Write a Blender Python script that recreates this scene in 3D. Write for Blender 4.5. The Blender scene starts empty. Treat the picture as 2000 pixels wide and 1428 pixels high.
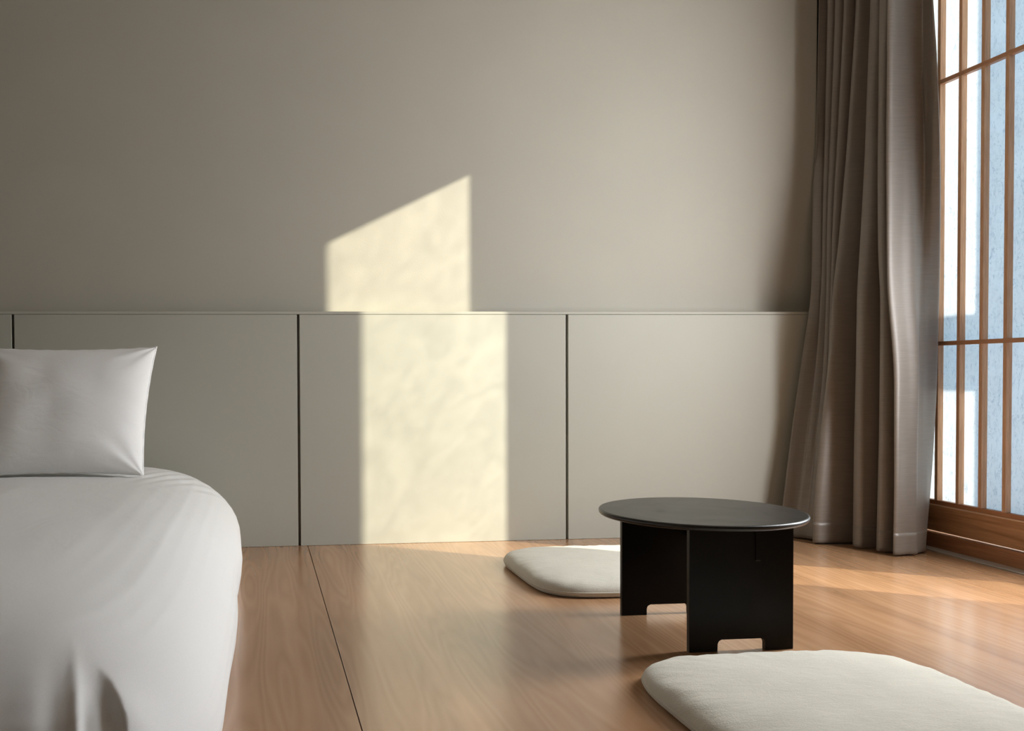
import bpy, bmesh, math, random
from mathutils import Vector, Matrix, noise

random.seed(4)
S = bpy.context.scene
C = S.collection
R = math.radians

# ------------------------------------------------------------------ camera
EYE = 0.70
yaw, pitch, roll = 0.1007, -0.0215, -0.006
f = Vector((math.sin(yaw) * math.cos(pitch), math.cos(yaw) * math.cos(pitch), math.sin(pitch)))
r0 = Vector((math.cos(yaw), -math.sin(yaw), 0))
u0 = r0.cross(f)
r = math.cos(roll) * r0 + math.sin(roll) * u0
u = -math.sin(roll) * r0 + math.cos(roll) * u0
cam_d = bpy.data.cameras.new('camera')
cam = bpy.data.objects.new('camera', cam_d)
C.objects.link(cam)
cam.matrix_world = Matrix(((r.x, u.x, -f.x, 0), (r.y, u.y, -f.y, 0), (r.z, u.z, -f.z, EYE), (0, 0, 0, 1)))
cam_d.sensor_width = 36
cam_d.lens = 1818.43 / 2000 * 36
cam_d.shift_x = (1000 - 686.56) / 2000
cam_d.shift_y = (768.64 - 714) / 2000
cam_d.clip_start = 0.02
S.camera = cam

# ------------------------------------------------------------------ light
w = bpy.data.worlds.new('sky')
S.world = w
w.use_nodes = True
bg = w.node_tree.nodes['Background']
bg.inputs['Color'].default_value = (0.52, 0.82, 1.0, 1)
bg.inputs['Strength'].default_value = 12.0

sun_d = bpy.data.lights.new('sun', 'SUN')
sun_d.energy = 36
sun_d.angle = R(0.53)
sun_d.color = (1, 0.945, 0.76)
sun = bpy.data.objects.new('sun', sun_d)
C.objects.link(sun)
SUN = Vector((-1, 0.675, -0.486)).normalized()      # the way the light travels
sun.rotation_euler = SUN.to_track_quat('-Z', 'Y').to_euler()
sun.location = (6, -2, 5)

# lamps standing in for daylight scattered by the open bay's added frosted pane
for kz in range(3):
    sky_d = bpy.data.lights.new('bay_skylight', 'AREA')
    sky_d.shape = 'RECTANGLE'
    sky_d.size = 0.34
    sky_d.size_y = 0.48
    sky_d.energy = 26
    sky_d.color = (0.97, 0.985, 1.0)
    sky_l = bpy.data.objects.new('bay_skylight', sky_d)
    C.objects.link(sky_l)
    sky_l.location = (2.69, 2.485, 0.80 + 0.50 * kz)
    sky_l.rotation_euler = Vector((-1, -0.09, -0.06)).to_track_quat('-Z', 'Y').to_euler()

S.view_settings.view_transform = 'Standard'
S.view_settings.look = 'None'
S.view_settings.gamma = 1
S.view_settings.exposure = 0
S.view_settings.use_curve_mapping = False
S.cycles.use_denoising = True
S.cycles.max_bounces = 10
S.cycles.diffuse_bounces = 6
S.cycles.sample_clamp_indirect = 6


# ------------------------------------------------------------------ node helpers
def new_mat(name):
    m = bpy.data.materials.new(name)
    m.use_nodes = True
    nt = m.node_tree
    return m, nt, nt.nodes['Principled BSDF'], nt.nodes['Material Output']


def N(nt, t, **kw):
    n = nt.nodes.new(t)
    for k, v in kw.items():
        setattr(n, k, v)
    return n


def L(nt, a, b):
    nt.links.new(a, b)


def coords(nt, scale=(1, 1, 1), rot=(0, 0, 0), loc=(0, 0, 0), kind='Object'):
    tc = N(nt, 'ShaderNodeTexCoord')
    mp = N(nt, 'ShaderNodeMapping')
    mp.inputs['Scale'].default_value = scale
    mp.inputs['Rotation'].default_value = rot
    mp.inputs['Location'].default_value = loc
    L(nt, tc.outputs[kind], mp.inputs['Vector'])
    return mp.outputs['Vector']


def noise_tex(nt, vec, scale, detail=3, rough=0.5, dist=0.0):
    n = N(nt, 'ShaderNodeTexNoise')
    n.inputs['Scale'].default_value = scale
    n.inputs['Detail'].default_value = detail
    n.inputs['Roughness'].default_value = rough
    n.inputs['Distortion'].default_value = dist
    L(nt, vec, n.inputs['Vector'])
    return n.outputs['Fac']


def ramp(nt, fac, stops):
    n = N(nt, 'ShaderNodeValToRGB')
    cr = n.color_ramp
    while len(cr.elements) < len(stops):
        cr.elements.new(0.5)
    for e, (p, c) in zip(cr.elements, stops):
        e.position = p
        e.color = (*c, 1) if len(c) == 3 else c
    L(nt, fac, n.inputs['Fac'])
    return n.outputs['Color']


def mixc(nt, a, b, fac, mode='MIX'):
    n = N(nt, 'ShaderNodeMix', data_type='RGBA', blend_type=mode)
    for sock, v in ((n.inputs[6], a), (n.inputs[7], b), (n.inputs[0], fac)):
        if isinstance(v, (int, float)):
            sock.default_value = v
        elif isinstance(v, tuple):
            sock.default_value = (*v, 1)
        else:
            L(nt, v, sock)
    return n.outputs[2]


def bump(nt, h, strength, dist, out=None):
    n = N(nt, 'ShaderNodeBump')
    n.inputs['Strength'].default_value = strength
    n.inputs['Distance'].default_value = dist
    L(nt, h, n.inputs['Height'])
    if out is not None:
        L(nt, out, n.inputs['Normal'])
    return n.outputs['Normal']


# ------------------------------------------------------------------ materials
def painted(name, col, rough=0.65, bs=0.12, tone=0.03):
    m, nt, b, _ = new_mat(name)
    v = coords(nt)
    n = noise_tex(nt, v, 3.0, 4)
    c2 = tuple(x * (1 - tone) for x in col)
    L(nt, ramp(nt, n, [(0.35, c2), (0.65, col)]), b.inputs['Base Color'])
    b.inputs['Roughness'].default_value = rough
    L(nt, bump(nt, noise_tex(nt, v, 240, 3), bs, 0.002), b.inputs['Normal'])
    return m


M_WALL = painted('wall_plaster', (0.408, 0.383, 0.320))
M_PANEL = painted('panel_lacquer', (0.408, 0.396, 0.336), 0.62, 0.03)
M_DARK = painted('joint_grey', (0.26, 0.24, 0.20), 0.8)  # grey base behind the panel and board joints
M_CEIL = painted('ceiling_paint', (0.42, 0.37, 0.31), 0.8)
M_OUT = painted('pale_concrete', (0.42, 0.45, 0.48), 0.9)
M_FRAME = painted('window_frame_paint', (0.30, 0.30, 0.30), 0.5)
M_STRIP = painted('threshold_metal', (0.42, 0.40, 0.36), 0.35, 0.02)


def floor_wood():
    m, nt, b, _ = new_mat('floor_veneer')
    v = coords(nt)
    # broad leaves of veneer running away from the camera, each with its own tone
    leaf = noise_tex(nt, coords(nt, (1, 0.035, 0)), 4.2, 1, 0.3, 0.0)
    cb = N(nt, 'ShaderNodeVectorMath', operation='ADD')
    L(nt, v, cb.inputs[0])
    cb.inputs[1].default_value = (3.1, 1.7, 0)
    mp = N(nt, 'ShaderNodeMapping')
    mp.inputs['Scale'].default_value = (1, 0.085, 1)
    L(nt, cb.outputs[0], mp.inputs['Vector'])
    low = noise_tex(nt, mp.outputs[0], 7.0, 2, 0.4)
    rings = N(nt, 'ShaderNodeMath', operation='MULTIPLY')
    L(nt, low, rings.inputs[0])
    rings.inputs[1].default_value = 17.0
    fr = N(nt, 'ShaderNodeMath', operation='PINGPONG')
    L(nt, rings.outputs[0], fr.inputs[0])
    fr.inputs[1].default_value = 0.5
    mp2 = N(nt, 'ShaderNodeMapping')
    mp2.inputs['Scale'].default_value = (1, 0.012, 1)
    L(nt, cb.outputs[0], mp2.inputs['Vector'])
    fine = noise_tex(nt, mp2.outputs[0], 95, 2, 0.5)
    mid = noise_tex(nt, mp2.outputs[0], 9, 3, 0.45, 0.3)
    c1 = ramp(nt, fr.outputs[0], [(0.0, (0.395, 0.220, 0.114)), (0.5, (0.455, 0.262, 0.144)), (1.0, (0.475, 0.278, 0.156))])
    c2 = mixc(nt, c1, ramp(nt, mid, [(0.3, (0.86, 0.83, 0.80)), (0.7, (1.08, 1.08, 1.08))]), 1.0, 'MULTIPLY')
    c3 = mixc(nt, c2, ramp(nt, fine, [(0.3, (0.965, 0.96, 0.955)), (0.65, (1.015, 1.015, 1.015))]), 1.0, 'MULTIPLY')
    tone = ramp(nt, leaf, [(0.34, (0.86, 0.83, 0.81)), (0.42, (0.97, 0.96, 0.95)), (0.50, (0.98, 0.98, 0.98)), (0.54, (1.08, 1.08, 1.07)), (0.66, (1.0, 1.0, 1.0))])
    c4 = mixc(nt, c3, tone, 1.0, 'MULTIPLY')
    L(nt, c4, b.inputs['Base Color'])
    rg = ramp(nt, fine, [(0.2, (0.25,) * 3), (0.8, (0.225,) * 3)])
    L(nt, rg, b.inputs['Roughness'])
    b.inputs['Specular IOR Level'].default_value = 1.0
    b.inputs['Coat Weight'].default_value = 0.3
    b.inputs['Coat Roughness'].default_value = 0.2
    return m


M_FLOOR = floor_wood()


def timber(name, dark, light, axis, rough=0.45, sc=1.0):
    m, nt, b, _ = new_mat(name)
    s = [1.0, 1.0, 1.0]
    s[axis] = 0.06
    v = coords(nt, tuple(s))
    n1 = noise_tex(nt, v, 55 * sc, 4, 0.55, 0.6)
    n2 = noise_tex(nt, v, 260 * sc, 3, 0.6)
    c = mixc(nt, ramp(nt, n1, [(0.32, dark), (0.62, light)]), ramp(nt, n2, [(0.3, (0.84, 0.82, 0.8)), (0.65, (1.04,) * 3)]), 1.0, 'MULTIPLY')
    L(nt, c, b.inputs['Base Color'])
    b.inputs['Roughness'].default_value = rough
    L(nt, bump(nt, n1, 0.08, 0.001), b.inputs['Normal'])
    return m


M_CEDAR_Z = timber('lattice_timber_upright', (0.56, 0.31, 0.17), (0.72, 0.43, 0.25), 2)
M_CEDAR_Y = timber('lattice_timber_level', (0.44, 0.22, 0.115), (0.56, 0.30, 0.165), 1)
M_RAIL = timber('rail_timber', (0.34, 0.155, 0.065), (0.60, 0.32, 0.155), 1, 0.42, 0.55)
M_BEAD = timber('bead_highlight_timber', (0.74, 0.50, 0.33), (0.80, 0.58, 0.40), 1, 0.35)  # pale tone puts the rail's edge highlight into the bead colour
M_SILL = timber('sill_timber', (0.34, 0.14, 0.06), (0.48, 0.22, 0.10), 1, 0.5, 0.6)


def paper():
    m, nt, b, out = new_mat('shoji_paper')
    v = coords(nt)
    vs = coords(nt, (1, 1, 0.35))
    fb = noise_tex(nt, vs, 38, 2, 0.55, 2.2)
    fm = noise_tex(nt, vs, 70, 2, 0.5)
    strand = ramp(nt, fb, [(0.455, (1, 1, 1)), (0.488, (0.62, 0.67, 0.73)), (0.522, (1, 1, 1))])
    fc = mixc(nt, (1.0, 1.0, 1.0), strand, ramp(nt, fm, [(0.47, (0, 0, 0)), (0.55, (1, 1, 1))]))
    speck = ramp(nt, noise_tex(nt, v, 70, 3, 0.65), [(0.34, (0.90, 0.91, 0.92)), (0.52, (1, 1, 1))])
    fc = mixc(nt, fc, speck, 1.0, 'MULTIPLY')
    cloud = noise_tex(nt, v, 9, 3)
    tr = N(nt, 'ShaderNodeBsdfTranslucent')
    cl = ramp(nt, cloud, [(0.3, (0.92, 0.92, 0.92)), (0.7, (1.06, 1.06, 1.06))])
    col = mixc(nt, fc, cl, 1.0, 'MULTIPLY')
    col = mixc(nt, col, PAPER_T, 1.0, 'MULTIPLY')
    L(nt, col, tr.inputs['Color'])
    L(nt, mixc(nt, fc, (0.50, 0.50, 0.48), 1.0, 'MULTIPLY'), b.inputs['Base Color'])
    b.inputs['Roughness'].default_value = 0.8
    add = N(nt, 'ShaderNodeAddShader')
    L(nt, tr.outputs[0], add.inputs[0])
    L(nt, b.outputs[0], add.inputs[1])
    L(nt, add.outputs[0], out.inputs['Surface'])
    return m


PAPER_T = (0.072, 0.075, 0.082)
M_PAPER = paper()


def frosted():
    m, nt, b, out = new_mat('sun_dimming_glass')  # glass of the added pane; dims and mottles the sun
    v = coords(nt, (1, 1, 0.6))
    n = noise_tex(nt, v, 15, 5, 0.6, 1.2)
    t = N(nt, 'ShaderNodeBsdfTransparent')
    L(nt, ramp(nt, n, [(0.30, (0.190, 0.190, 0.190)), (0.70, (0.275, 0.275, 0.275))]), t.inputs['Color'])
    d = N(nt, 'ShaderNodeBsdfDiffuse')
    d.inputs['Color'].default_value = (0.5, 0.5, 0.5, 1)
    add = N(nt, 'ShaderNodeAddShader')
    L(nt, t.outputs[0], add.inputs[0])
    L(nt, d.outputs[0], add.inputs[1])
    L(nt, add.outputs[0], out.inputs['Surface'])
    return m


M_FROST = frosted()


def cloth(name, col, rough=0.9, weave=900, bs=0.25, sheen=0.2, wr=None, tone=0.06, big=6.0):
    m, nt, b, _ = new_mat(name)
    v = coords(nt)
    n = noise_tex(nt, v, big, 4)
    c2 = tuple(x * (1 - tone) for x in col)
    wv = noise_tex(nt, v, weave, 2)
    c = mixc(nt, ramp(nt, n, [(0.35, c2), (0.65, col)]), ramp(nt, wv, [(0.3, (0.94,) * 3), (0.7, (1.03,) * 3)]), 1.0, 'MULTIPLY')
    L(nt, c, b.inputs['Base Color'])
    b.inputs['Roughness'].default_value = rough
    b.inputs['Sheen Weight'].default_value = sheen
    nm = bump(nt, wv, bs, 0.001)
    if wr:
        nm = bump(nt, noise_tex(nt, coords(nt, wr[1]), wr[0], 3, 0.5, 0.8), wr[2], 0.01, nm)
    L(nt, nm, b.inputs['Normal'])
    return m


M_DUVET = cloth('white_cotton', (0.81, 0.81, 0.805), 0.8, 900, 0.05, 0.1, (6, (1.6, 0.7, 1), 0.22), 0.01)
M_PILLOW = cloth('white_pillow_cotton', (0.87, 0.87, 0.865), 0.8, 900, 0.05, 0.1, (11, (1, 1, 1.8), 0.22), 0.01)
M_LINEN = cloth('oatmeal_linen', (0.60, 0.57, 0.487), 0.95, 300, 0.7, 0.15, (30, (1, 2.0, 1), 0.12), 0.06, 14.0)


def curtain_mat():
    m, nt, b, _ = new_mat('taupe_curtain')
    v = coords(nt, (1, 1, 0.25))
    slub = noise_tex(nt, coords(nt, (0.5, 0.5, 9)), 30, 3, 0.6)
    fine = noise_tex(nt, v, 700, 2)
    c = mixc(nt, (0.178, 0.145, 0.117), ramp(nt, slub, [(0.3, (0.86,) * 3), (0.7, (1.08,) * 3)]), 1.0, 'MULTIPLY')
    L(nt, c, b.inputs['Base Color'])
    b.inputs['Roughness'].default_value = 0.5
    b.inputs['Sheen Weight'].default_value = 0.15
    b.inputs['Specular IOR Level'].default_value = 1.0
    b.inputs['Coat Weight'].default_value = 0.28
    b.inputs['Coat Tint'].default_value = (1, 0.96, 0.9, 1)
    b.inputs['Coat Roughness'].default_value = 0.38
    b.inputs['Coat IOR'].default_value = 1.7
    L(nt, bump(nt, fine, 0.15, 0.001), b.inputs['Normal'])
    return m


M_CURTAIN = curtain_mat()


def lacquer(name, a, spec):
    m, nt, b, _ = new_mat(name)
    v = coords(nt)
    n = noise_tex(nt, v, 30, 4)
    L(nt, ramp(nt, n, [(0.3, (a * 0.75, a * 0.62, a * 0.5)), (0.7, (a * 1.2, a, a * 0.75))]), b.inputs['Base Color'])
    sm = noise_tex(nt, v, 7, 3, 0.6, 0.5)
    L(nt, ramp(nt, sm, [(0.3, (0.33,) * 3), (0.62, (0.37,) * 3), (0.72, (0.44,) * 3)]), b.inputs['Roughness'])
    b.inputs['Specular IOR Level'].default_value = spec
    L(nt, bump(nt, noise_tex(nt, coords(nt, (1, 1, 0.1)), 220, 3), 0.05, 0.0006), b.inputs['Normal'])
    return m


M_BLACK = lacquer('black_stained_top', 0.011, 0.5)
M_LEG = lacquer('black_stained_board', 0.0035, 0.18)


# ------------------------------------------------------------------ mesh helpers
def link(name, bm, mat, parent=None, smooth=False):
    me = bpy.data.meshes.new(name)
    bmesh.ops.recalc_face_normals(bm, faces=bm.faces)
    bm.to_mesh(me)
    bm.free()
    if smooth:
        for p in me.polygons:
            p.use_smooth = True
    me.materials.append(mat)
    o = bpy.data.objects.new(name, me)
    C.objects.link(o)
    if parent:
        o.parent = parent
        o.matrix_parent_inverse = parent.matrix_world.inverted() if parent.matrix_world != Matrix() else Matrix()
    return o


def box_bm(lo, hi, bev=0.0, bm=None, seg=1):
    bm = bm or bmesh.new()
    ret = bmesh.ops.create_cube(bm, size=1)
    vs = ret['verts']
    for v in vs:
        v.co = Vector([lo[i] + (v.co[i] + 0.5) * (hi[i] - lo[i]) for i in range(3)])
    if bev:
        es = list({e for v in vs for e in v.link_edges})
        bmesh.ops.bevel(bm, geom=es, offset=bev, segments=seg, affect='EDGES', profile=0.5)
    return bm


def box(name, lo, hi, mat, parent=None, bev=0.0, seg=1):
    return link(name, box_bm(lo, hi, bev, None, seg), mat, parent, False)


def quad(name, x, y0, y1, z0, z1, mat, parent):
    """thin sheet standing in the plane x"""
    bm = bmesh.new()
    bm.faces.new([bm.verts.new(p) for p in ((x, y0, z0), (x, y1, z0), (x, y1, z1), (x, y0, z1))])
    return link(name, bm, mat, parent)


def struct(o, label=None):
    o['kind'] = 'structure'
    if label:
        o['label'] = label
    return o


def root(name, loc=(0, 0, 0)):
    o = bpy.data.objects.new(name, None)
    o.empty_display_size = 0.1
    o.location = loc
    C.objects.link(o)
    return o


def tag(o, label, cat, group=None):
    o['label'] = label
    o['category'] = cat
    if group:
        o['group'] = group
    return o


def part(name, bm, mat, parent, smooth=False, label=None):
    """bm is built in world coordinates; parent may sit anywhere (no rotation)."""
    off = parent.location.copy()
    q = parent.parent
    while q:
        off += q.location
        q = q.parent
    for v in bm.verts:
        v.co -= off
    me = bpy.data.meshes.new(name)
    bmesh.ops.recalc_face_normals(bm, faces=bm.faces)
    bm.to_mesh(me)
    bm.free()
    if smooth:
        for p in me.polygons:
            p.use_smooth = True
    me.materials.append(mat)
    o = bpy.data.objects.new(name, me)
    C.objects.link(o)
    o.parent = parent
    if label:
        o['label'] = label
    return o


def grid_bm(rows, close_u=False):
    bm = bmesh.new()
    V = [[bm.verts.new(p) for p in row] for row in rows]
    n = len(V[0])
    for a, b in zip(V, V[1:]):
        for i in range(n if close_u else n - 1):
            j = (i + 1) % n
            bm.faces.new((a[i], a[j], b[j], b[i]))
    return bm, V


def sstep(a, b, x):
    t = max(0.0, min(1.0, (x - a) / (b - a)))
    return t * t * (3 - 2 * t)


# ------------------------------------------------------------------ the room
D = 3.7735           # face of the panelling on the back wall
DU = 3.863           # plaster above the panelling
XS = 2.64            # room face of the window wall
ZL = 0.952           # ledge height
XL, YF, ZC = -2.7, -2.6, 2.6

# floor: a dark base carrying large veneered boards
fb = struct(box('floor', (XL, YF, -0.06), (XS, 4.1, -0.018), M_DARK), 'warm brown timber floor of large veneered boards')
SE = [XL, -0.99, 0.1990, XS]
for a, b_ in zip(SE, SE[1:]):
    box('floor_board', (a + 0.0011, YF, -0.018), (b_ - 0.0011, D + 0.02, 0.0), M_FLOOR, fb, 0.0006)

# back wall: plaster above, lacquered panels with a ledge below
wb = struct(box('wall_back', (XL, DU, -0.018), (2.437, DU + 0.12, ZC), M_WALL), 'warm white plaster wall above the pale panelling')
XP = [XL, -2.072, -0.953, 0.166, 1.285, 2.404, XS]
for a, b_ in zip(XP, XP[1:]):
    box('wall_panel', (a + 0.0052, D, 0.0005), (b_ - 0.0052, D + 0.02, 0.9395), M_PANEL, wb, 0.0008)
box('panel_backing', (XL, D + 0.024, 0.0), (XS, DU - 0.001, 0.939), M_DARK, wb)
box('panel_ledge', (XL, D, 0.9408), (XS, DU + 0.0, ZL), M_PANEL, wb, 0.001)
struct(box('wall_recess', (2.25, 3.984, 0.0), (2.95, 4.2, ZC), M_WALL))

struct(box('wall_left', (XL - 0.1, YF - 0.1, -0.06), (XL, DU + 0.12, ZC), M_WALL))
struct(box('wall_front', (XL, YF - 0.1, -0.06), (XS, YF, ZC), M_WALL))
struct(box('ceiling', (XL - 0.1, YF - 0.1, ZC), (3.0, 4.2, ZC + 0.1), M_CEIL))

# window wall on the right: solid parts around the opening
OY0, OY1, OZ1 = 1.12, 3.505, 2.478
wr = struct(box('wall_right', (XS, YF, -0.06), (XS + 0.2, OY0, ZC), M_WALL))
box('wall_header', (XS, OY0, OZ1), (XS + 0.2, 4.2, ZC), M_WALL, wr)
box('wall_pier', (XS, OY1, 0), (XS + 0.2, 4.2, OZ1), M_WALL, wr)

# sill with the metal strip on the floor in front of it
struct(box('trim_1', (XS, OY0, 0.0), (2.80, OY1, 0.060), M_SILL, None, 0.0015), 'red-brown timber sill under the lattice screen')
struct(box('trim_2', (2.590, OY0, 0.0002), (XS, OY1, 0.0045), M_STRIP, None, 0.001), 'thin grey threshold strip along the timber sill')

struct(box('trim_4', (XS, OY0, 2.397), (2.680, OY1, OZ1), M_RAIL, None, 0.0015), 'timber lintel above the lattice screens')

# outer window: frame, and an unseen rippled pane added to dim the sun
win = struct(box('window_1', (2.76, OY0, 0.060), (2.82, OY1, 0.150), M_FRAME))
box('window_jamb', (2.76, 2.085, 0.15), (2.80, 2.13, OZ1), M_FRAME, win)
box('window_head', (2.76, OY0, 2.466), (2.82, OY1, OZ1), M_FRAME, win)
box('window_jamb', (2.76, OY0, 0.15), (2.82, OY0 + 0.05, 2.466), M_FRAME, win)
quad('sun_dimming_pane', 2.712, 2.13, 2.70, 0.061, OZ1, M_FROST, win)
# outside: terrace; unseen pillar and beam added to shade parts of the paper
struct(box('terrace', (2.84, -9, -0.25), (14, 12, -0.05), M_OUT))
struct(box('shade_pillar', (4.0, 1.86, -0.05), (4.12, 2.250, 3.2), M_OUT))
struct(box('shade_beam', (4.0, 2.250, 1.313), (4.10, 4.6, 1.555), M_OUT), 'outdoor beam added to shade the paper')


# ------------------------------------------------------------------ shoji screens
def shoji(y0, y1, label, x=2.645, mull0=None):
    """lattice screen between y0 < y1; lattice on the room side, paper behind"""
    st = root('shoji_screen', (x, (y0 + y1) / 2, 0.061))
    tag(st, label, 'sliding screen')
    zb, zt = 0.062, 2.396
    d = 0.024
    rail_top = 0.1720
    # kick rail, its lip and top rail
    part('bottom_rail', box_bm((x, y0, zb + 0.006), (x + 0.030, y1, rail_top), 0.0012), M_RAIL, st)
    part('rail_bead', box_bm((x - 0.002, y0 + 0.029, rail_top - 0.0045), (x + 0.0245, y1 - 0.029, rail_top + 0.0003), 0.0008), M_BEAD, st, label='bead edge with its highlight in the colour')
    part('bottom_lip', box_bm((x + 0.003, y0 + 0.024, rail_top), (x + d, y1 - 0.024, 0.1890), 0.0006), M_SILL, st)
    part('top_rail', box_bm((x, y0, 2.350), (x + 0.030, y1, zt), 0.0012), M_RAIL, st)
    for a in (y0, y1 - 0.028):
        part('stile', box_bm((x - 0.002, a, zb), (x + 0.032, a + 0.028, zt), 0.0012), M_CEDAR_Z, st)
    ys = []
    k = mull0
    while k > y0 + 0.06:
        if k < y1 - 0.05:
            ys.append(k)
        k -= 0.1110
    for yk in ys:
        part('mullion', box_bm((x + 0.001, yk - 0.0155, 0.189), (x + d, yk, 2.350), 0.0006), M_CEDAR_Z, st)
    zs = [0.7950, 1.8085]
    for zk in zs:
        part('lattice_bar', box_bm((x, y0 + 0.026, zk), (x + d - 0.003, y1 - 0.026, zk + 0.0160), 0.0006), M_CEDAR_Y, st)
    edges_y = [y0 + 0.014] + [q - 0.0078 for q in sorted(ys)] + [y1 - 0.014]
    edges_z = [0.170, zs[0] + 0.008, zs[1] + 0.008, 2.360]
    for a, b2 in zip(edges_y, edges_y[1:]):
        for c, e in zip(edges_z, edges_z[1:]):
            bm = bmesh.new()
            bm.faces.new([bm.verts.new(p) for p in ((x + d, a + 0.0001, c + 0.0001), (x + d, b2 - 0.0001, c + 0.0001), (x + d, b2 - 0.0001, e - 0.0001), (x + d, a + 0.0001, e - 0.0001))])
            part('paper_pane', bm, M_PAPER, st)
    return st


shoji(2.680, 3.503, 'timber lattice screen with paper panes right of the grey curtain', mull0=3.4047)
struct(box('blocker_door', (2.645, 1.130, 0.061), (2.675, 2.258, 2.396), M_RAIL, None, 0.002))  # unseen solid door, added to block light from the nearer bay


# ------------------------------------------------------------------ curtain
def lerp_tab(tab, z):
    tab = sorted(tab)
    if z <= tab[0][0]:
        return tab[0][1]
    if z >= tab[-1][0]:
        # keep the last trend, gently
        (z0, v0), (z1, v1) = tab[-2], tab[-1]
        return v1 + (v1 - v0) / (z1 - z0) * (z - z1) * 0.4
    for (z0, v0), (z1, v1) in zip(tab, tab[1:]):
        if z0 <= z <= z1:
            t = (z - z0) / (z1 - z0)
            return v0 + (v1 - v0) * t


def smooth_tab(tab, z):
    s = 0
    for k, wt in ((-2, 1), (-1, 2), (0, 3), (1, 2), (2, 1)):
        s += wt * lerp_tab(tab, z + k * 0.05)
    return s / 9


T_R1 = [(2.237, 2.331), (1.603, 2.321), (1.051, 2.317), (0.923, 2.302), (0.752, 2.276), (0.431, 2.234), (0.138, 2.199), (0.014, 2.184)]
T_R1A = [(2.23, 2.35), (1.599, 2.34), (1.134, 2.324), (0.751, 2.29), (0.14, 2.222)]
T_R1B = [(2.214, 2.36), (1.59, 2.340), (1.045, 2.312), (0.54, 2.268), (0.146, 2.232)]
T_R1C = [(2.199, 2.373), (1.58, 2.343), (1.041, 2.310), (0.542, 2.272), (0.152, 2.245)]
T_R2 = [(2.184, 2.399), (1.712, 2.369), (1.182, 2.328), (1.038, 2.307), (0.749, 2.294), (0.44, 2.256), (0.151, 2.229), (0.014, 2.227)]
T_R3 = [(2.144, 2.389), (1.747, 2.376), (1.548, 2.369), (1.128, 2.35), (1.028, 2.342), (0.635, 2.336), (0.24, 2.332), (0.009, 2.331)]
T_R4 = [(2.104, 2.365), (1.573, 2.36), (1.116, 2.365), (1.019, 2.374), (0.483, 2.373), (0.176, 2.367), (0.005, 2.364)]
T_R5 = [(2.071, 2.336), (1.505, 2.336), (1.221, 2.338), (1.012, 2.342), (0.712, 2.37), (0.188, 2.374), (0.01, 2.371)]
T_E1 = [(2.089, 2.512), (1.516, 2.524), (1.015, 2.512), (0.55, 2.507), (0.181, 2.506), (0.017, 2.499)]
T_E2 = [(2.30, 2.560), (2.107, 2.569), (1.914, 2.586), (1.624, 2.602), (1.429, 2.606), (1.019, 2.603), (0.646, 2.596), (0.351, 2.581), (0.095, 2.562), (0.024, 2.554)]


def curtain_section(z):
    g = lambda t: smooth_tab(t, z)
    lo = 1 - sstep(0.2, 1.6, z)            # folds open towards the hem
    r1, a, b_, c = g(T_R1), g(T_R1A), g(T_R1B), g(T_R1C)
    r2, r3, r4, r5, e1, e2 = g(T_R2), g(T_R3), g(T_R4), g(T_R5), g(T_E1), g(T_E2)
    P = [(2.57, 3.742), (2.47, 3.722),
         (r1 + 0.006, 3.695), (r1, 3.682), (r1 + 0.022, 3.672),
         (a + 0.050, 3.668), (a, 3.652), (a + 0.018, 3.641),
         (b_ + 0.050, 3.636), (b_ + 0.002, 3.620), (b_ + 0.018, 3.608),
         (c + 0.055, 3.603), (c + 0.002, 3.582), (c + 0.022, 3.572),
         (c + 0.080, 3.572), (r2 + 0.030, 3.556), (r2 + 0.001, 3.543), (r2 + 0.006 + 0.010 * lo, 3.530 - 0.006 * lo),
         (r2 + 0.050 + 0.05 * lo, 3.519), (2.475 + 0.03 * lo, 3.500), (2.490 + 0.03 * lo, 3.470), (r3 + 0.030, 3.454),
         (r3 + 0.001, 3.440), (r3 + 0.007, 3.418 - 0.012 * lo), (r3 + 0.034 + 0.010 * lo, 3.405),
         (2.490, 3.401), (2.488, 3.372), (r4 + 0.012, 3.354), (r4, 3.340), (r4 + 0.004, 3.326), (r4 + 0.026, 3.318),
         (2.480, 3.316), (2.474, 3.290), (r5 + 0.016, 3.272), (r5, 3.260), (r5 + 0.014, 3.254),
         (r5 + 0.055, 3.262), (r5 + 0.095, 3.266), (e1 - 0.030, 3.276), (e1, 3.288), (e1 + 0.030, 3.304),
         (e2 - 0.010, 3.324), (e2, 3.333), (e2 - 0.004, 3.350), (e2 - 0.040, 3.360)]
    a0, a1 = P[4], P[16]
    for i in range(5, 15):
        t = (i - 4) / 12
        q = (a0[0] + (a1[0] - a0[0]) * t + 0.045 * math.sin(math.pi * t), a0[1] + (a1[1] - a0[1]) * t)
        k = 0.92 * lo
        P[i] = (P[i][0] + (q[0] - P[i][0]) * k, P[i][1] + (q[1] - P[i][1]) * k)
    # soft bulges of the broad front fold
    w1 = math.sin(z * 3.1 + 0.6) * 0.010 + math.sin(z * 6.7) * 0.004
    P[37] = (P[37][0], P[37][1] - 0.010 + w1)
    P[36] = (P[36][0], P[36][1] - 0.004 + w1 * 0.6)
    sc = 1 + 0.010 * sstep(0.1, 0.95, z) + 0.038 * sstep(0.8, 1.75, z)
    # higher up the folds hang closer to the rail by the window
    Q = []
    for x, y in P:
        k = 1 + (sc - 1) * (1 - 0.88 * sstep(2.46, 2.60, x))
        Q.append((min(x * k, 2.622), min(y * k, 3.752 if z < 0.97 else 3.85)))
    P = Q
    return P


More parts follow.
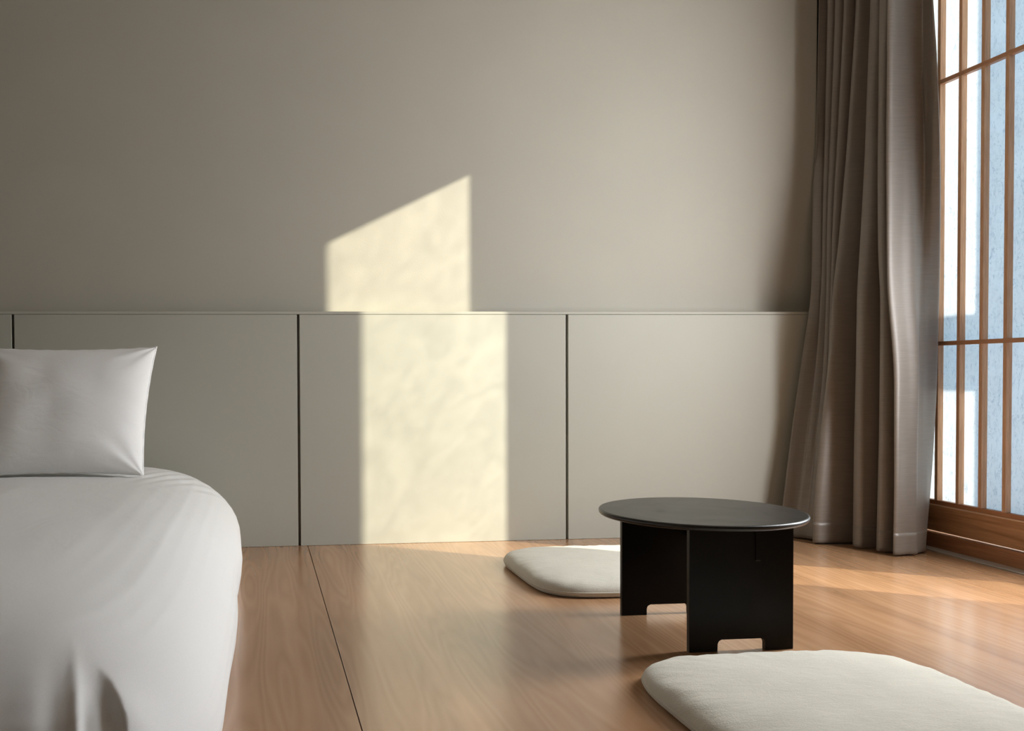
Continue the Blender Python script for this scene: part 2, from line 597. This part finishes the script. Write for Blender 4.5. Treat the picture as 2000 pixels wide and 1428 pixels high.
def catmull(P, n):
    out = []
    for i in range(len(P) - 1):
        p0 = P[max(i - 1, 0)]
        p1, p2 = P[i], P[i + 1]
        p3 = P[min(i + 2, len(P) - 1)]
        for k in range(n):
            t = k / n
            q = []
            for c in (0, 1):
                m1, m2 = (p2[c] - p0[c]) * 0.42, (p3[c] - p1[c]) * 0.42
                q.append((2 * t ** 3 - 3 * t * t + 1) * p1[c] + (t ** 3 - 2 * t * t + t) * m1 + (-2 * t ** 3 + 3 * t * t) * p2[c] + (t ** 3 - t * t) * m2)
            out.append(tuple(q))
    out.append(P[-1])
    return out


def curtain_rows(z0, z1, n, off=0.0, i0=0, i1=None):
    rows = []
    for k in range(n + 1):
        z = z0 + (z1 - z0) * k / n
        sec = catmull(curtain_section(z), 5)
        row = []
        for i, (x, y) in enumerate(sec):
            a = sec[max(i - 1, 0)]
            b_ = sec[min(i + 1, len(sec) - 1)]
            tx, ty = b_[0] - a[0], b_[1] - a[1]
            ln = math.hypot(tx, ty) or 1
            jit = noise.noise(Vector((i * 0.13, z * 2.2, 3.0))) * 0.0022
            row.append((x + ty / ln * (off + jit), y - tx / ln * (off + jit), z))
        rows.append(row[i0:i1])
    return rows


ct = root('curtain', (2.42, 3.5, 0.008))
tag(ct, 'grey-brown floor-length curtain gathered in folds beside the lattice screen', 'curtain')
zb = 0.008
bm, V = grid_bm(curtain_rows(zb, ZC - 0.002, 110))
cpart = part('curtain_panel', bm, M_CURTAIN, ct, True)
sm = cpart.modifiers.new('thickness', 'SOLIDIFY')
sm.thickness = 0.0016
sm.offset = 0
bm, V = grid_bm(curtain_rows(0.0075, 0.088, 6, 0.0009))
hem = part('curtain_hem', bm, M_CURTAIN, ct, True)
hm = hem.modifiers.new('thickness', 'SOLIDIFY')
hm.thickness = 0.0006
hm.offset = 0


# ------------------------------------------------------------------ low round table
def prism(outline, axis_lo, axis_hi, bm=None):
    """outline of (x, z) extruded along y"""
    bm = bm or bmesh.new()
    a = [bm.verts.new((x, axis_lo, z)) for x, z in outline]
    b_ = [bm.verts.new((x, axis_hi, z)) for x, z in outline]
    n = len(outline)
    bm.faces.new(a)
    bm.faces.new(list(reversed(b_)))
    for i in range(n):
        j = (i + 1) % n
        bm.faces.new((a[i], b_[i], b_[j], a[j]))
    return bm


TX, TY, TZ, TR = 1.182, 2.388, 0.3274, 0.265
tb = root('low_table', (TX, TY, 0))
tag(tb, 'low round black table on two upright board legs', 'table')
bm = bmesh.new()
prof = [(0.0, TZ), (TR - 0.006, TZ), (TR - 0.0025, TZ - 0.0008), (TR - 0.0006, TZ - 0.003), (TR, TZ - 0.006),
        (TR - 0.001, TZ - 0.011), (TR - 0.004, TZ - 0.0140), (TR - 0.008, TZ - 0.0150), (0.0, TZ - 0.0150)]
rings = []
NS = 128
for rr, zz in prof:
    if rr == 0:
        rings.append([bm.verts.new((TX, TY, zz))])
    else:
        rings.append([bm.verts.new((TX + rr * math.cos(2 * math.pi * i / NS), TY + rr * math.sin(2 * math.pi * i / NS), zz)) for i in range(NS)])
for a, b_ in zip(rings, rings[1:]):
    for i in range(NS):
        j = (i + 1) % NS
        if len(a) == 1:
            bm.faces.new((a[0], b_[i], b_[j]))
        elif len(b_) == 1:
            bm.faces.new((a[i], b_[0], a[j]))
        else:
            bm.faces.new((a[i], b_[i], b_[j], a[j]))
top = part('table_top', bm, M_BLACK, tb, False)
for p in top.data.polygons:
    p.use_smooth = abs(p.normal.z) < 0.98


def leg_outline(cx, w=0.1365, cut=0.0625, ch=0.030, cr=0.011):
    o = [(cx - w, 0), (cx - cut, 0)]
    for k in range(7):
        a = math.pi - (math.pi / 2) * k / 6
        o.append((cx - cut + cr + cr * math.cos(a), ch - cr + cr * math.sin(a)))
    for k in range(7):
        a = math.pi / 2 - (math.pi / 2) * k / 6
        o.append((cx + cut - cr + cr * math.cos(a), ch - cr + cr * math.sin(a)))
    o += [(cx + cut, 0), (cx + w, 0), (cx + w, TZ - 0.015), (cx - w, TZ - 0.015)]
    return o


for cx, ya in ((1.200, 2.206), (1.172, 2.566)):
    bm = prism(leg_outline(cx), ya, ya + 0.0145)
    bmesh.ops.bevel(bm, geom=list(bm.edges), offset=0.0007, segments=1, affect='EDGES')
    part('leg_board', bm, M_LEG, tb)
# upright stretcher slotted through both boards
bm = bmesh.new()
ym0, ym1 = 2.2035, 2.583
zt_ = TZ - 0.015
ol = [(ym0, 0.228), (ym0 + 0.004, 0.222), (ym0 + 0.06, 0.222), (ym1 - 0.06, 0.222), (ym1 - 0.004, 0.222), (ym1, 0.228), (ym1, zt_), (ym0, zt_)]
a = [bm.verts.new((1.2355, y, z)) for y, z in ol]
b_ = [bm.verts.new((1.2485, y, z)) for y, z in ol]
bm.faces.new(a)
bm.faces.new(list(reversed(b_)))
for i in range(len(ol)):
    j = (i + 1) % len(ol)
    bm.faces.new((a[i], b_[i], b_[j], a[j]))
part('stretcher', bm, M_LEG, tb)


# ------------------------------------------------------------------ floor cushions
def sq_r(th, hx, hy, n):
    c, s = abs(math.cos(th)), abs(math.sin(th))
    return 1.0 / ((c / hx) ** n + (s / hy) ** n) ** (1.0 / n)


def cushion(cx, cy, label, seed, rot=0.0, hx=0.318, hy=0.318):
    cu = root('floor_cushion', (cx, cy, 0.0))
    tag(cu, label, 'cushion', 'flat linen cushions on the floor')
    NT = 160
    top_p = [(1.0, 0.0175), (0.997, 0.024), (0.988, 0.031), (0.970, 0.038), (0.94, 0.044), (0.90, 0.0485), (0.84, 0.052),
             (0.74, 0.0555), (0.6, 0.058), (0.42, 0.0595), (0.22, 0.060), (0.0, 0.060)]
    bot_p = [(1.0, 0.0175), (0.998, 0.012), (0.988, 0.006), (0.968, 0.0015), (0.93, 0.0005), (0.5, 0.0005), (0.0, 0.0005)]

    def ring(sc, z, topside):
        out = []
        for i in range(NT):
            th = 2 * math.pi * i / NT
            rr = sq_r(th, hx, hy, 4.4) * sc
            x, y = rr * math.cos(th), rr * math.sin(th)
            x, y = x * math.cos(rot) - y * math.sin(rot), x * math.sin(rot) + y * math.cos(rot)
            zz = z
            if topside and sc < 1:
                amt = 0.0034 * sstep(1.0, 0.85, sc)
                zz += amt * noise.noise(Vector((x * 7 + seed, y * 7, 1)))
                zz += 0.0034 * sstep(1.0, 0.94, sc) * sstep(0.62, 0.92, sc) * noise.noise(Vector((th * 11, sc * 5, seed)))
            if topside and sc > 0.9:
                k = 1 + 0.004 * noise.noise(Vector((th * 5, seed, 2)))
                x, y = x * k, y * k
            out.append((cx + x, cy + y, zz))
        return out
    for nm, prof_, tp in (('cushion_top', top_p, True), ('cushion_base', bot_p, False)):
        bm = bmesh.new()
        prev = None
        for sc, z in prof_:
            if sc == 0:
                v0 = bm.verts.new((cx, cy, z))
                for i in range(NT):
                    bm.faces.new((prev[i], prev[(i + 1) % NT], v0))
            else:
                cur = [bm.verts.new(p) for p in ring(sc, z, tp)]
                if prev:
                    for i in range(NT):
                        j = (i + 1) % NT
                        bm.faces.new((prev[i], prev[j], cur[j], cur[i]))
                prev = cur
        part(nm, bm, M_LINEN, cu, True)
    # piped seam
    bm = bmesh.new()
    pr = ring(1.001, 0.0178, True)
    R_ = 0.0016
    loops = []
    for i in range(NT):
        p = Vector(pr[i])
        t = (Vector(pr[(i + 1) % NT]) - Vector(pr[i - 1])).normalized()
        nrm = Vector((t.y, -t.x, 0))
        loops.append([bm.verts.new(p + nrm * (R_ * math.cos(a)) + Vector((0, 0, R_ * math.sin(a)))) for a in [k * math.pi / 3 for k in range(6)]])
    for i in range(NT):
        A, B = loops[i], loops[(i + 1) % NT]
        for k in range(6):
            bm.faces.new((A[k], A[(k + 1) % 6], B[(k + 1) % 6], B[k]))
    part('seam', bm, M_LINEN, cu, True)
    return cu


cushion(1.190, 3.085, 'pale linen floor cushion behind the black table, near the panelled wall', 1.3, 0.0, 0.316, 0.322)
cushion(1.158, 1.740, 'pale linen floor cushion in front of the black table', 7.7, R(0.0), 0.334, 0.330)


# ------------------------------------------------------------------ bed
bed = root('bed', (-0.87, 2.37, 0))
tag(bed, 'low bed under a white duvet hanging to the floor, against the panelling', 'bed')
BX0, BX1 = -1.66, -0.055
BY0, BY1 = 1.20, 3.765
bcx, bcy = (BX0 + BX1) / 2, (BY0 + BY1) / 2
hx_, hy_ = (BX1 - BX0) / 2, (BY1 - BY0) / 2
PROF = [(0.022, 0.004), (0.012, 0.04), (0.004, 0.08), (0.0, 0.115), (0.004, 0.150), (0.013, 0.180), (0.027, 0.207), (0.046, 0.233), (0.070, 0.258),
        (0.098, 0.281), (0.130, 0.301), (0.165, 0.318), (0.21, 0.3315), (0.26, 0.3415), (0.32, 0.348), (0.40, 0.352), (0.50, 0.3545), (0.60, 0.356), (0.68, 0.3565)]

# creases: (x0, y0, x1, y1, width, height)   seen near the right-hand foot corner
CREASE = [
    (-0.275, 1.42, -0.205, 1.08, 0.0080, 0.0070),
    (-0.300, 1.40, -0.240, 1.08, 0.018, -0.0060),
    (-0.245, 1.38, -0.215, 1.08, 0.014, -0.0070),
    (-0.146, 1.27, -0.148, 1.06, 0.0055, -0.0042),
    (-0.134, 1.27, -0.136, 1.06, 0.0050, 0.0034),
    (-0.124, 1.26, -0.126, 1.06, 0.0045, -0.0036),
    (-0.108, 1.24, -0.108, 1.06, 0.0060, 0.0020),
    (-0.090, 1.24, -0.088, 1.06, 0.0070, -0.0018),
    (-0.46, 1.42, -0.36, 1.12, 0.040, 0.006),
    (-0.62, 1.42, -0.60, 1.12, 0.050, -0.006),
]
# edge of the gathered flap at the corner: cloth to its right lies proud
FLAP = [(-0.236, 1.395), (-0.212, 1.358), (-0.192, 1.315), (-0.182, 1.265), (-0.184, 1.21), (-0.192, 1.14), (-0.20, 1.05)]


def crease(x, y):
    s = 0
    for x0, y0, x1, y1, wd, h in CREASE:
        dx, dy = x1 - x0, y1 - y0
        ln2 = dx * dx + dy * dy
        t = ((x - x0) * dx + (y - y0) * dy) / ln2
        if t < -0.2 or t > 1.6:
            continue
        px, py = x0 + dx * t, y0 + dy * t
        dd = math.hypot(x - px, y - py)
        s += h * math.exp(-(dd / wd) ** 2) * sstep(-0.1, 0.6, t)
    best = None
    for k, ((x0, y0), (x1, y1)) in enumerate(zip(FLAP, FLAP[1:])):
        dx, dy = x1 - x0, y1 - y0
        t = max(0, min(1, ((x - x0) * dx + (y - y0) * dy) / (dx * dx + dy * dy)))
        px, py = x0 + dx * t, y0 + dy * t
        dd = math.hypot(x - px, y - py)
        if best is None or dd < best[0]:
            side = (x - px) * (-dy) + (y - py) * dx      # > 0 to the right of the flap edge
            best = (dd, 1 if side > 0 else -1, (k + t) / (len(FLAP) - 1))
    dd, side, along = best
    amp = 0.013 * sstep(0.0, 0.35, along)
    if side > 0:
        s += amp * math.exp(-(dd / 0.055) ** 2)
    else:
        s += amp * math.exp(-(dd / 0.007) ** 2) - 0.55 * amp * math.exp(-((dd - 0.02) / 0.016) ** 2)
    return s


def bed_surface(th, ins, z):
    """outline point for angle parameter th (around), inset from the widest line"""
    # rounded rectangle with corner radius growing with inset
    rc = 0.16
    ax, ay = hx_ - ins, hy_ - min(ins * (0.30 if math.sin(th) > 0 else 1.15), hy_ * 0.8)
    n = 7.0
    c, s = math.cos(th), math.sin(th)
    x = ax * (abs(c) ** (2 / n)) * (1 if c >= 0 else -1)
    y = ay * (abs(s) ** (2 / n)) * (1 if s >= 0 else -1)
    return bcx + x, bcy + y, z


NT = 900
bm = bmesh.new()
prev = None


def th_of(i):
    return 2 * math.pi * (i / NT)


def finer(prof, k):
    out = []
    for a, b_ in zip(prof, prof[1:]):
        for j in range(k):
            t = j / k
            out.append((a[0] + (b_[0] - a[0]) * t, a[1] + (b_[1] - a[1]) * t))
    out.append(prof[-1])
    return out


# outline resampled evenly by arc length
def outline(ins):
    pts = []
    M = 2400
    for i in range(M):
        pts.append(bed_surface(2 * math.pi * i / M, ins, 0)[:2])
    cum = [0]
    for i in range(M):
        a, b_ = pts[i], pts[(i + 1) % M]
        wgt = 5.0 if (a[1] < 1.75 and a[0] > -0.85) else (1.6 if a[0] > -0.9 else 0.5)
        cum.append(cum[-1] + wgt * math.hypot(a[0] - b_[0], a[1] - b_[1]))
    out = []
    j = 0
    for k in range(NT):
        s = cum[-1] * k / NT
        while cum[j + 1] < s:
            j += 1
        t = (s - cum[j]) / max(1e-9, cum[j + 1] - cum[j])
        a, b_ = pts[j % M], pts[(j + 1) % M]
        out.append((a[0] + (b_[0] - a[0]) * t, a[1] + (b_[1] - a[1]) * t))
    return out


for ins, z in finer(PROF, 6):
    cur = []
    for (x, y) in outline(ins):
        zz = z
        # long soft undulations plus gathered folds in the drape
        und = noise.noise(Vector((x * 2.4, y * 1.6, 0.4))) * 0.006 + noise.noise(Vector((x * 6.5, y * 3.0, 4.4))) * 0.0022
        k = sstep(0.0, 0.12, z)
        zz += und * k * sstep(0.1, 0.3, z)
        # diagonal pulls at the pillow end
        if y > 2.9 and z > 0.2:
            zz += 0.0022 * math.sin((x * 1.3 - y * 0.45) * 75) * math.exp(-((x + 0.30) / 0.16) ** 2 - ((y - 3.30) / 0.20) ** 2)
        drape = (1 - sstep(0.0, 0.26, z))
        s_ = (y if x > -0.2 else x * 1.1)
        wv = 0.004 * math.sin(s_ * 9.0 + 1.0) + 0.005 * noise.noise(Vector((s_ * 3.2, z * 2.0, 8)))
        dx, dy = x - bcx, y - bcy
        ln = math.hypot(dx, dy)
        ox = (1 if dx > 0 else -1) * sstep(hx_ * 0.75, hx_, abs(dx)) * wv * (0.25 + drape)
        cur.append(bm.verts.new((x + ox, y, zz)))
    if prev:
        for i in range(NT):
            j = (i + 1) % NT
            bm.faces.new((prev[i], prev[j], cur[j], cur[i]))
    prev = cur
bm.faces.new(prev)
bm.normal_update()
for v in bm.verts:
    if v.co.y < 1.6 and v.co.z > 0.02:
        nrm = v.normal if v.normal.z > -0.3 else -v.normal
        v.co += nrm * crease(v.co.x, v.co.y) * sstep(0.02, 0.2, v.co.z)
part('duvet', bm, M_DUVET, bed, True)
part('mattress', box_bm((BX0 + 0.16, BY0 + 0.20, 0.01), (BX1 - 0.16, BY1 - 0.06, 0.285), 0.05, None, 3), M_DUVET, bed)


# ------------------------------------------------------------------ pillow leaning on the panelling
def make_pillow():
    pl = root('pillow', (-0.69, 3.36, 0.358))
    tag(pl, 'plump white pillow propped upright at the head of the bed', 'pillow')
    NU, NV = 90, 76
    Wd, Hh, Th = 0.298, 0.251, 0.088
    # frame: e1 along x, e2 up the lean, e3 towards the camera
    lean = R(27)
    base = Vector((-0.690, 3.235, 0.352))
    e2 = Vector((0, math.sin(lean), math.cos(lean)))
    e3 = Vector((0, -math.cos(lean), math.sin(lean)))

    def pt(a, b_, side, flange=False):
        cu_ = 1 - 0.050 * (1 - b_ * b_) ** 1.0
        cv_ = 1 - 0.055 * (1 - a * a) ** 1.0
        x = a * Wd * cu_
        v = b_ * Hh * cv_
        inn = max(0.0, (1 - abs(a) ** 3.4)) ** 0.55 * max(0.0, (1 - abs(b_) ** 3.0)) ** 0.55
        t = Th * inn * (1 - 0.16 * b_)
        # creases fan out of the corners
        corner = (abs(a) ** 3) * (abs(b_) ** 3)
        t += inn * 0.006 * noise.noise(Vector((a * 2.2, b_ * 2.0, side * 3.0)))
        ca, cb = 1 - abs(a), 1 - abs(b_)
        ang = math.atan2(cb + 0.02, ca + 0.02)
        rad = math.hypot(ca, cb)
        t += inn ** 0.5 * 0.0042 * math.sin(ang * 11 + (1.5 if a > 0 else 0)) * math.exp(-(rad / 0.42) ** 2)
        t += inn ** 0.5 * 0.0028 * math.sin(b_ * 17 + a * 6) * math.exp(-(ca / 0.22) ** 2)
        # lower edge squashed on the bed, right side fuller
        x += 0.012 * (1 + b_) * (1 if a > 0 else 0) * a
        p = base + Vector((x, 0, 0)) + e2 * (v + Hh) + e3 * (t * side)
        p += e3 * 0.018 * (1 - b_) * 0.5
        if p.z < 0.3500:
            p.z = 0.3500 + (p.z - 0.3500) * 0.1
        if p.y > D - 0.004:
            p.y = D - 0.004
        return p
    for nm, sd in (('pillow_front', 1), ('pillow_back', -1)):
        rows = []
        for j in range(NV + 1):
            b_ = -1 + 2 * j / NV
            b_ = math.sin(b_ * math.pi / 2)
            rows.append([pt(math.sin((-1 + 2 * i / NU) * math.pi / 2), b_, sd) for i in range(NU + 1)])
        bm, V = grid_bm(rows)
        part(nm, bm, M_PILLOW, pl, True)
    # narrow seam flange round the edge
    edge = []
    K = 60
    for i in range(K):
        edge.append((-1 + 2 * i / K, -1, 0, -1))
    for i in range(K):
        edge.append((1, -1 + 2 * i / K, 1, 0))
    for i in range(K):
        edge.append((1 - 2 * i / K, 1, 0, 1))
    for i in range(K):
        edge.append((-1, 1 - 2 * i / K, -1, 0))
    bm = bmesh.new()
    inner, outer = [], []
    for a, b_, na, nb in edge:
        p = pt(a, b_, 0)
        q = p + Vector((1, 0, 0)) * (0.0055 * a) + e2 * (0.0045 * b_)
        q += e3 * 0.0015 * math.sin(a * 31 + b_ * 27)
        if q.z < 0.3500:
            q.z = 0.3500
        q.y = min(q.y, D - 0.003)
        inner.append(p)
        outer.append(q)
    n = len(edge)
    vi = [bm.verts.new(p + e3 * 0.0012) for p in inner]
    vo = [bm.verts.new(p) for p in outer]
    vb = [bm.verts.new(p - e3 * 0.0012) for p in inner]
    for i in range(n):
        j = (i + 1) % n
        bm.faces.new((vi[i], vi[j], vo[j], vo[i]))
        bm.faces.new((vo[i], vo[j], vb[j], vb[i]))
    part('seam_flange', bm, M_PILLOW, pl, True)
    return pl


make_pillow()
